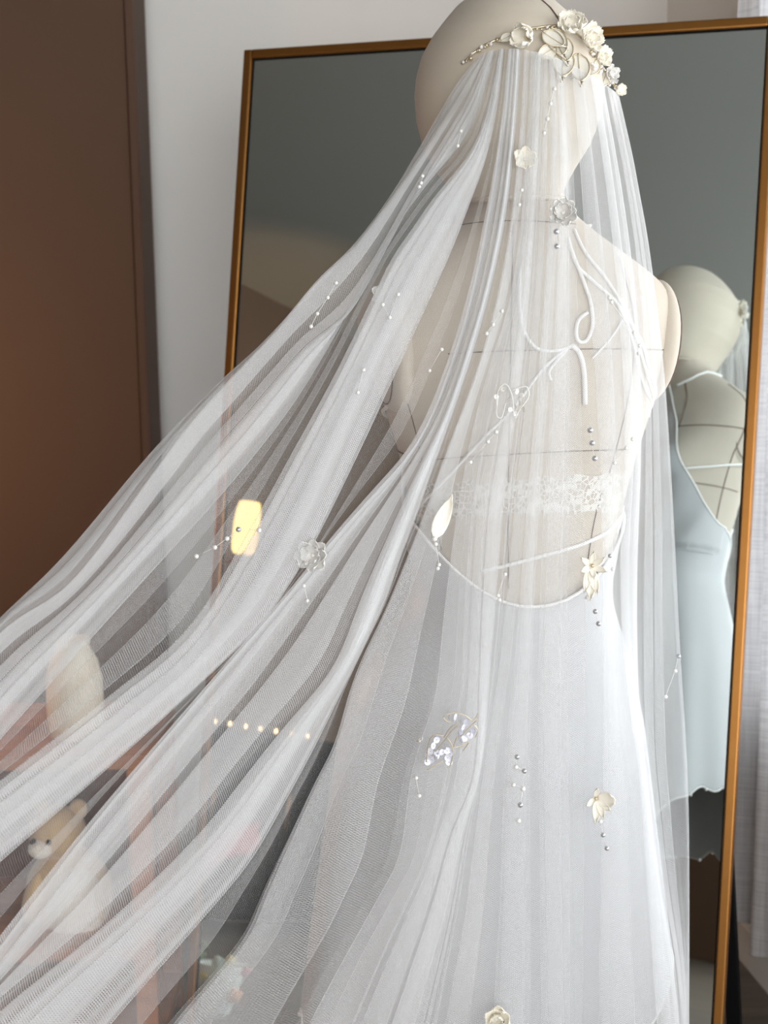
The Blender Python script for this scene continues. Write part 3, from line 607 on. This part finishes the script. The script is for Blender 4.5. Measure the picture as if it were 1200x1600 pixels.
def sequin_mesh(mat):
    bm = bmesh.new(); rings = [[bm.verts.new((r*math.cos(2*PI*i/12), r*math.sin(2*PI*i/12), z)) for i in range(12)] for r, z in ((.16, .12), (.55, .18), (1, 0))]
    for a, b in zip(rings, rings[1:]):
        for i in range(12): bm.faces.new((a[i], a[(i+1) % 12], b[(i+1) % 12], b[i]))
    me = bpy.data.meshes.new('sequin'); bm.to_mesh(me); bm.free(); me.materials.append(mat)
    for p in me.polygons: p.use_smooth = True
    return me
me_sequin = sequin_mesh(M['sequin']); me_sequin2 = sequin_mesh(M['petal2'])
PR = petal_mesh('ruffled', .0135, .0095, .25, .15, .0011, M['petal2']); PI_ = petal_mesh('ivory', .0155, .013, .35, .18, .0013, M['petal'])
PS = petal_mesh('slim', .016, .006, .2, .25, .0005, M['petal'], 1.); PL = petal_mesh('long', .045, .0155, .12, .22, .0008, M['petal'], 1.)
PO = petal_mesh('organza', .027, .0165, .08, .12, .0012, M['organza'], 1.)
# sewn on the veil
flower(veilpt(880, 333, .004), (-.15, -1, .15), PR, 9, veil, .25, 'pearl', .002, sc=1.12, layers=2)
strand([(869, 362), (870, 385)], .0024, veil, (0, 1))
flower(veilpt(490, 868, -.004), (-.3, -1, .25), PR, 8, veil, .2, 'pearl', .002, sc=1.25, layers=2); strand([(475, 915), (480, 938)], .0018, veil)
lp = veilpt(679, 842, .005); f0 = bead(lp, .0026, veil, me_pearl, 'flower'); o = petal(PL, (0, 0, 0), Matrix.Identity(3), f0)
o.matrix_parent_inverse = (Matrix.Translation(Vector(lp)) @ Matrix.Scale(.0026, 4)).inverted()
o.matrix_basis = Matrix.Translation(Vector(lp)) @ (frame((.2, -1, .1)) @ Matrix.Rotation(-.38, 3, 'Z')).to_4x4()
strand([(681, 850), (686, 882), (684, 888)], .0019, veil)
fl = flower(veilpt(925, 884, .004), (0, -1, .25), PS, 6, veil, .35, 'gold', .0022)
for a_, s_ in ((PI-.05, 1.9), (PI+.22, 1.6), (PI-.3, 1.5)):
    lp = veilpt(923, 888, .006); o = petal(PS, (0, 0, 0), Matrix.Identity(3), fl); o.matrix_parent_inverse = (Matrix.Translation(Vector(fl.location)) @ Matrix.Scale(.0022, 4)).inverted()
    o.matrix_basis = Matrix.Translation(Vector(lp)) @ (frame(BACK) @ Matrix.Rotation(a_, 3, 'Z')).to_4x4() @ Matrix.Scale(s_, 4)
strand([(917, 933), (930, 955), (935, 974)], .0022, veil, (1, 2)); strand([(953, 868), (957, 889)], .0019, veil, (0,))
fl = flower(veilpt(931, 1247, .004), BACK, PS, 3, veil, .4, 'gold', .002)
for a_, s_, q in ((-1.45, 1.15, PI_), (PI+.25, 1.25, PS), (-2.3, 1.1, PS), (PI-.2, 1.5, PS)):
    lp = veilpt(934, 1249, .006); o = petal(q, (0, 0, 0), Matrix.Identity(3), fl); o.matrix_parent_inverse = (Matrix.Translation(Vector(fl.location)) @ Matrix.Scale(.002, 4)).inverted()
    o.matrix_basis = Matrix.Translation(Vector(lp)) @ (frame(BACK) @ Matrix.Rotation(a_, 3, 'Z') @ Matrix.Rotation(.3, 3, 'X')).to_4x4() @ Matrix.Scale(s_, 4)
strand([(938, 1283), (942, 1304), (948, 1325)], .0021, veil, (1, 2))
flower(veilpt(775, 1592, .005), (0, -1, .3), PI_, 6, veil, .5, 'pearl', .0025, sc=1.3, layers=2)
flower(veilpt(820, 250, -.018), (0, -1, .1), PI_, 6, veil, .3, 'pearl', .002, sc=.85)
flower(veilpt(602, 462, -.03), (-.2, -1, .2), PR, 6, veil, .4, 'pearl', .002, sc=1.1)
for q in ([(866, 139), (860, 162), (855, 186), (850, 208)], [(660, 275), (658, 286), (655, 292)], [(525, 442), (512, 465), (496, 490), (486, 510)], [(568, 578), (559, 613)], [(598, 476), (609, 496), (622, 460)],
          [(784, 486), (770, 507), (760, 521)], [(988, 686), (978, 700), (960, 723)], [(789, 897), (778, 930), (780, 937)], [(815, 297), (811, 320)], [(671, 579), (690, 546)], [(952, 465), (955, 472), (990, 520), (999, 540), (997, 552)], [(735, 722), (762, 690), (775, 675)], [(650, 1215), (655, 1243)], [(720, 205), (715, 228)]):
    strand(q, .0019, veil)
strand([(922, 672), (925, 692), (929, 716)], .0024, veil, (0, 1, 2))
strand([(405, 828), (373, 827), (355, 841), (336, 855), (307, 869)], .0022, veil, (1,))
strand([(808, 1182), (806, 1198), (819, 1204), (817, 1231), (802, 1226)], .0022, veil, (0, 2)); strand([(817, 1232), (813, 1257), (810, 1282)], .0024, veil, (1,))
strand([(1060, 1025), (1055, 1048), (1040, 1088)], .0021, veil, (0,))
c2 = lambda x, y: (630+x/8.571, 1080+y/8.571)
def PV(x, y): return veilpt(*c2(x, y), .004)
_mz = [PV(x, y)[1] for x, y in ((450, 650), (770, 540), (620, 900))]; _mY = min(_mz)
def PV(x, y): a_, b_ = c2(x, y); return at(a_, b_, _mY-.001)
motif('leaf_motif', [[(1005, 295), (930, 395), (840, 330), (700, 290), (620, 300), (535, 340), (580, 400), (640, 415)], [(1000, 375), (880, 490), (770, 600)], [(730, 425), (650, 470), (600, 530), (545, 620)], [(720, 600), (690, 690), (680, 750), (750, 742), (880, 680)], [(940, 450), (1000, 520), (960, 620)], [(800, 800), (850, 730), (880, 690)]],
      [(620, 352), (700, 350), (770, 382), (845, 425), (805, 487), (770, 540), (745, 575), (945, 540), (890, 600), (825, 635), (775, 655), (905, 555)], PV, veil)
motif('leaf_motif', [[(745, 450), (640, 545), (560, 650), (430, 810)], [(590, 630), (640, 700), (665, 800), (655, 900), (625, 1000), (585, 1020)], [(320, 1052), (430, 990), (530, 940)], [(545, 600), (430, 585), (360, 640), (330, 760), (310, 950)]],
      [(450, 655), (405, 735), (362, 808), (340, 875), (330, 950), (380, 920), (428, 890), (475, 868), (460, 835), (520, 820), (565, 745), (590, 800), (622, 840), (600, 895), (615, 955)], PV, veil)
motif('leaf_motif', [[(235, 650), (180, 670), (240, 640)]], [(225, 655), (255, 640)], PV, veil, sr=.002)
cy = veilpt(800, 625, -.002)[1]
motif('leaf_motif', [[(776, 640), (778, 612), (790, 600), (800, 618), (803, 650)], [(800, 610), (822, 604), (826, 620), (812, 640), (805, 655)], [(778, 622), (776, 648), (784, 652), (790, 630)]],
      [(782, 612), (787, 608), (776, 620), (796, 626), (808, 612), (815, 618), (804, 636), (812, 630), (806, 646), (818, 640), (798, 640)], lambda x, y: at(x, y, cy), veil, .0005, .0026, 'thread', 'pearl')
# headpiece
hp = empty('headpiece', 'ivory bridal hair vine of silk flowers and beaded leaves on the mannequin head', 'headpiece')
def onhead(px, py, out=.004):
    lim = 1.43+.05*max(0, min(1, (px-905)/60.))
    for Y in np.linspace(1.36, 1.56, 101):
        P = at(px, py, Y); cx, a, bb, bf = interp(HEAD, P[2]); q = abs(P[0]-cx)/a
        if q < 1 and P[2] < HEAD[0][-1] and Y >= HYC-bb*(1-q**2.1)**(1/2.1): return at(px, py, min(Y, lim+.02 if px > 905 else Y)-out)
    return at(px, py, lim-out)
vine = tube('wire', [onhead(x, y, .004) for x, y in crline(np.array([(722, 100), (742, 81), (762, 68), (800, 53), (822, 46), (846, 42), (872, 40), (895, 48), (918, 68), (935, 95), (955, 125), (968, 150)], float), 5)], .0011, M['goldwire'], hp, 6)
for i, (x, y) in enumerate(crline(np.array([(724, 99), (745, 80), (762, 70), (790, 57), (812, 49), (846, 44), (872, 42)], float), 4)):
    bead(onhead(x+random.uniform(-2, 2), y+random.uniform(-2, 2), .006), random.uniform(.0012, .0021), vine, me_bead3 if i % 3 else me_pearl)
for i in range(46):                     # crystal beads of the trailing end
    t = random.random(); x = 922+46*t+random.uniform(-8, 8)*(1-.4*t); y = 82+66*t+random.uniform(-9, 9)*(1-.5*t)
    bead(onhead(x, y, .006+random.uniform(0, .004)), random.uniform(.0011, .0022), vine, (me_pearl, me_bead3, me_pearl)[i % 3])
fl = flower(onhead(826, 58, .012), (-.75, -1, -.1), PI_, 6, hp, .65, 'gold', .003, sc=1.25, layers=1)
flower(onhead(893, 46, .014), (-.1, -1, .7), PI_, 7, hp, .35, 'pearl', .003, sc=1.15, layers=2)
flower(onhead(917, 64, .014), (.6, -1, .3), PI_, 7, hp, .35, 'gold', .003, sc=1.1, layers=2)
flower(onhead(936, 92, .012), (.7, -1, .2), PI_, 7, hp, .4, 'pearl', .0025, sc=.85, layers=2)
flower(onhead(951, 118, .011), (.7, -1, .1), PR, 7, hp, .4, 'pearl', .002, sc=.85, layers=2)
flower(onhead(964, 142, .009), (.7, -1, .1), PI_, 6, hp, .5, 'pearl', .002, sc=.6, layers=1)
def hleaf(px, py, ang, sc, outl=True):
    P = onhead(px, py, .011); R = frame((.15, -1, .35)) @ Matrix.Rotation(ang, 3, 'Z'); lf = petal(PO, P, R, hp, 'leaf', sc); mw = lf.matrix_world
    nx, ny = 8, 7; me = PO; idx = [j*(nx+1) for j in range(ny+1)]+[j*(nx+1)+nx for j in range(ny, -1, -1)]
    pts = [np.array(me.vertices[i].co) for i in idx]; V_, F_ = tube_data(pts, .0006/1, 5, True)
    e_ = pyd('wire_edge', V_, F_, M['goldwire'], None); e_.parent = lf
    v_, f_ = tube_data([np.array(me.vertices[j*(nx+1)+4].co)+np.array([0, 0, .0004]) for j in range(ny+1)], .0004, 5); e2 = pyd('vein', v_, f_, M['goldwire'], None); e2.parent = lf
for a_ in ((860, 44, PI+.3, 1.3), (882, 76, PI-.2, 1.35), (903, 84, PI-.03, 1.3), (868, 74, PI-1.0, .95), (914, 90, PI-.6, 1.1), (848, 50, PI+.9, 1.0), (932, 92, PI-.6, 1.0), (876, 56, PI+.1, 1.2), (948, 112, PI-.4, .8), (800, 54, 2.1, .6)): hleaf(*a_)
# ------------------------------------------------------------------ shelf with vase and plush toy, left of the mirror
sh = empty('shelf_unit', 'low open wooden shelf beside the mirror, seen through the veil', 'shelf')
SY = 2.2; e0 = at(232, 1180, SY); xr_ = e0[0]; xl = xr_-.75; zt1 = e0[2]; zb = at(232, 1482, SY)[2]
boxo('shelf_board', ((xl+xr_)/2, SY+.15, zt1-.012), xr_-xl, .3, .024, M['wood'], sh)
boxo('shelf_board', ((xl+xr_)/2, SY+.15, zb-.012), xr_-xl-.004, .29, .024, M['wood'], sh)
boxo('shelf_board', ((xl+xr_)/2, SY+.15, .06), xr_-xl-.004, .29, .024, M['wood'], sh)
for x_ in (xl+.018, xr_-.02):
    for y_ in (SY+.018, SY+.282): boxo('post', (x_, y_, (zt1-.024)/2), .036, .032, zt1-.026, M['wood'], sh)
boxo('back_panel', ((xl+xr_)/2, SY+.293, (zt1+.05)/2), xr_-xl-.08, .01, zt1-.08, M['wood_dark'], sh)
VY = SY+.1; vb = at(122, 1186, VY); bm = bmesh.new(); vz = lambda y: at(122, y, VY)[2]-zt1; q = lambda px: px/2*VY/F
lathe(bm, (vb[0], VY, zt1), [(q(60), 0), (q(84), .004), (q(90), .03), (q(92), vz(1110)), (q(90), vz(1060)), (q(78), vz(1032)), (q(60), vz(1018)), (q(54), vz(1008)), (q(58), vz(998)), (q(50), vz(998)), (q(44), vz(1012))], 40)
tag(frombm('vase', bm, M['ceramic']), 'tall pale cream ceramic vase standing on the wooden shelf top', 'vase')
PY_ = SY+.12; pt = empty('plush_toy', 'cream and tan plush animal sitting inside the wooden shelf', 'plush toy'); k_ = PY_/F
def pp(x, y, dy=0.): P = at(x, y, PY_); P[1] += dy; return P
base = pp(110, 1480)
bm = bmesh.new(); ellip(bm, pp(108, 1395), 72*k_, .06, 82*k_, 24, 16); b_ = frombm('body', bm, M['plush'], pt)
bm = bmesh.new(); ellip(bm, pp(122, 1400, -.03), 52*k_, .04, 66*k_, 24, 16); frombm('belly', bm, M['plush_white'], pt)
bm = bmesh.new(); ellip(bm, pp(92, 1296, -.01), 46*k_, .048, 44*k_, 24, 16); hd = frombm('head', bm, M['plush'], pt)
bm = bmesh.new(); ellip(bm, pp(74, 1308, -.05), 20*k_, .022, 15*k_, 16, 10); frombm('muzzle', bm, M['plush_white'], hd)
for x_, y_ in ((66, 1262), (122, 1264)):
    bm = bmesh.new(); ellip(bm, pp(x_, y_, .0), 15*k_, .012, 17*k_, 16, 10); frombm('ear', bm, M['plush'], hd)
for x_ in (64, 88):
    bm = bmesh.new(); ellip(bm, pp(x_, 1296, -.056), 5*k_, .005, 5.5*k_, 12, 8); frombm('eye', bm, M['black'], hd)
for x_ in (60, 152):
    bm = bmesh.new(); ellip(bm, pp(x_, 1390, -.035), 17*k_, .022, 44*k_, 16, 10, Matrix.Rotation(.25 if x_ < 100 else -.25, 4, 'Y')); frombm('arm', bm, M['plush'], pt)
for x_ in (66, 150):
    bm = bmesh.new(); ellip(bm, pp(x_, 1462, -.05), 28*k_, .04, 20*k_, 16, 10); frombm('foot', bm, M['plush'], pt)

# ------------------------------------------------------------------ what the mirror shows of the room behind the camera
cabx = -2.2; ya, yb = seen(318, 1157, 0, cabx)[1], seen(640, 1157, 0, cabx)[1]; zc = seen(450, 1157, 0, cabx)[2]
cab = empty('black_cabinet', 'low black cabinet by the brown wall, reflected in the mirror', 'cabinet')
boxo('carcass', ((-2.58+cabx)/2, (ya+yb)/2, (zc+.06)/2), cabx+2.58, abs(ya-yb), zc-.06, M['black'], cab, None, .006)
boxo('worktop', ((-2.58+cabx)/2+.006, (ya+yb)/2, zc+.009), cabx+2.58+.02, abs(ya-yb)+.02, .018, M['black'], cab, None, .003)
for i in range(3):
    w_ = abs(ya-yb)/3; yy = yb+w_*(i+.5); d_ = boxo('door', (cabx+.008, yy, (zc+.06)/2), .016, w_-.008, zc-.1, M['black'], cab, None, .002)
    tube('handle', [(cabx+.03, yy+w_*.36, zc*.55), (cabx+.03, yy+w_*.36, zc*.75)], .005, M['gold'], d_, 8)
for x_ in (-2.54, cabx-.04):
    for y_ in (ya-.05, yb+.05): tube('leg', [(x_, y_, 0), (x_, y_, .065)], .014, M['black'], cab, 10)
fy = empty('string_lights', 'row of tiny warm fairy bulbs along the black cabinet top', 'fairy lights')
fp = [seen(x, y, 0, cabx-.02) for x, y in ((312, 1146), (333, 1147), (357, 1149), (382, 1149), (405, 1152), (430, 1151), (455, 1152), (480, 1153))]
for p_ in fp: p_[2] = zc+.028
tube('wire', crline(np.array(fp), 6), .002, M['black'], fy, 5)
for p_ in fp:
    bm = bmesh.new(); ellip(bm, p_, .006, .006, .008, 12, 8); frombm('bulb', bm, M['fairy'], fy)
lx = -2.44; lp_ = seen(385, 825, 0, lx); ls = empty('wall_lamp', 'glowing warm wall lamp on the brown wall, reflected in the mirror', 'lamp')
bm = bmesh.new(); lathe(bm, lp_, [(.036, -.1), (.044, -.09), (.05, -.05), (.051, .02), (.047, .07), (.04, .1)], 28); bmesh.ops.delete(bm, geom=[f_ for f_ in bm.faces if len(f_.verts) > 4], context='FACES'); frombm('lamp_shade', bm, M['lampglow'], ls)
tube('arm', [(-2.595, lp_[1], lp_[2]-.13), (lx, lp_[1], lp_[2]-.13), (lx, lp_[1], lp_[2]-.03)], .008, M['gold'], ls, 10)
boxo('wall_plate', (-2.594, lp_[1], lp_[2]-.13), .012, .08, .12, M['gold'], ls)
pl_ = bpy.data.lights.new('lamp_bulb', 'POINT'); pl_.energy = 12; pl_.color = (1, .58, .26); pl_.shadow_soft_size = .008; po = bpy.data.objects.new('lamp_bulb', pl_); COL.objects.link(po); po.location = (lx, lp_[1], lp_[2]+.03)
sp_ = [seen(x, y, 0, cabx+.06) for x, y in ((312, 1330), (330, 1318), (350, 1304), (372, 1290), (392, 1288), (406, 1282))]
V, Fc = [], []
for i, p_ in enumerate(crline(np.array(sp_), 6)):
    for j in range(6): V.append(p_+np.array([.012*math.sin(j*1.5+i*.3), .004*math.sin(i), -.02*j]))
n_ = len(V)//6
for i in range(n_-1):
    for j in range(5): Fc.append((i*6+j, (i+1)*6+j, (i+1)*6+j+1, i*6+j+1))
sc_ = tag(pyd('scarf', V, Fc, M['pink']), 'pink scarf draped across the front of the black cabinet', 'scarf'); sm = sc_.modifiers.new('thickness', 'SOLIDIFY'); sm.thickness = .006
bq = empty('bouquet', 'paper-wrapped bouquet of pink, yellow and peach flowers standing on the floor', 'bouquet')
b0 = seen(335, 1590, 2, .0); h_ = .22; axf = (b0-np.array([0, 0, 0]))
def bp(x, y):                            # mirror pixel -> point in the upright plane through the bouquet facing the mirror
    o, d = onm(x, y), mird(x, y); nn = np.array([d[0], d[1], 0]); nn /= np.linalg.norm(nn); return o+d*((b0-o)@nn/(d@nn))
bm = bmesh.new(); top = bp(335, 1490); R_ = np.linalg.norm(bp(380, 1500)-bp(300, 1500))/2
lathe(bm, (b0[0], b0[1], 0), [(R_*.45, .002), (R_*.6, .02), (R_*.85, top[2]*.6), (R_*1.05, top[2]*.86), (R_*.98, top[2]*.84), (R_*.5, top[2]*.6)], 20); frombm('wrap', bm, M['paper'], bq)
for x_, y_, r_, mt in ((384, 1515, 9, 'pink'), (322, 1520, 12, 'yellow'), (365, 1552, 14, 'peach'), (340, 1500, 11, 'paper'), (360, 1498, 10, 'yellow'), (312, 1490, 10, 'green'), (345, 1525, 11, 'paper'), (318, 1475, 8, 'green')):
    c_ = bp(x_, y_); rr = r_*.0016; nn = np.array([mird(x_, y_)[0], mird(x_, y_)[1], 0]); bm = bmesh.new()
    for k in range(9):
        a_ = 2.4*k; ellip(bm, c_-nn*.03+np.array([nn[1]*-1, nn[0], 0])*rr*.5*math.cos(a_)*k/8+np.array([0, 0, rr*.5*math.sin(a_)*k/8])-nn*rr*.4*(1-k/8), rr*.5, rr*.5, rr*.45, 10, 6)
    frombm('blossom' if mt != 'green' else 'leaf', bm, M[mt], bq)
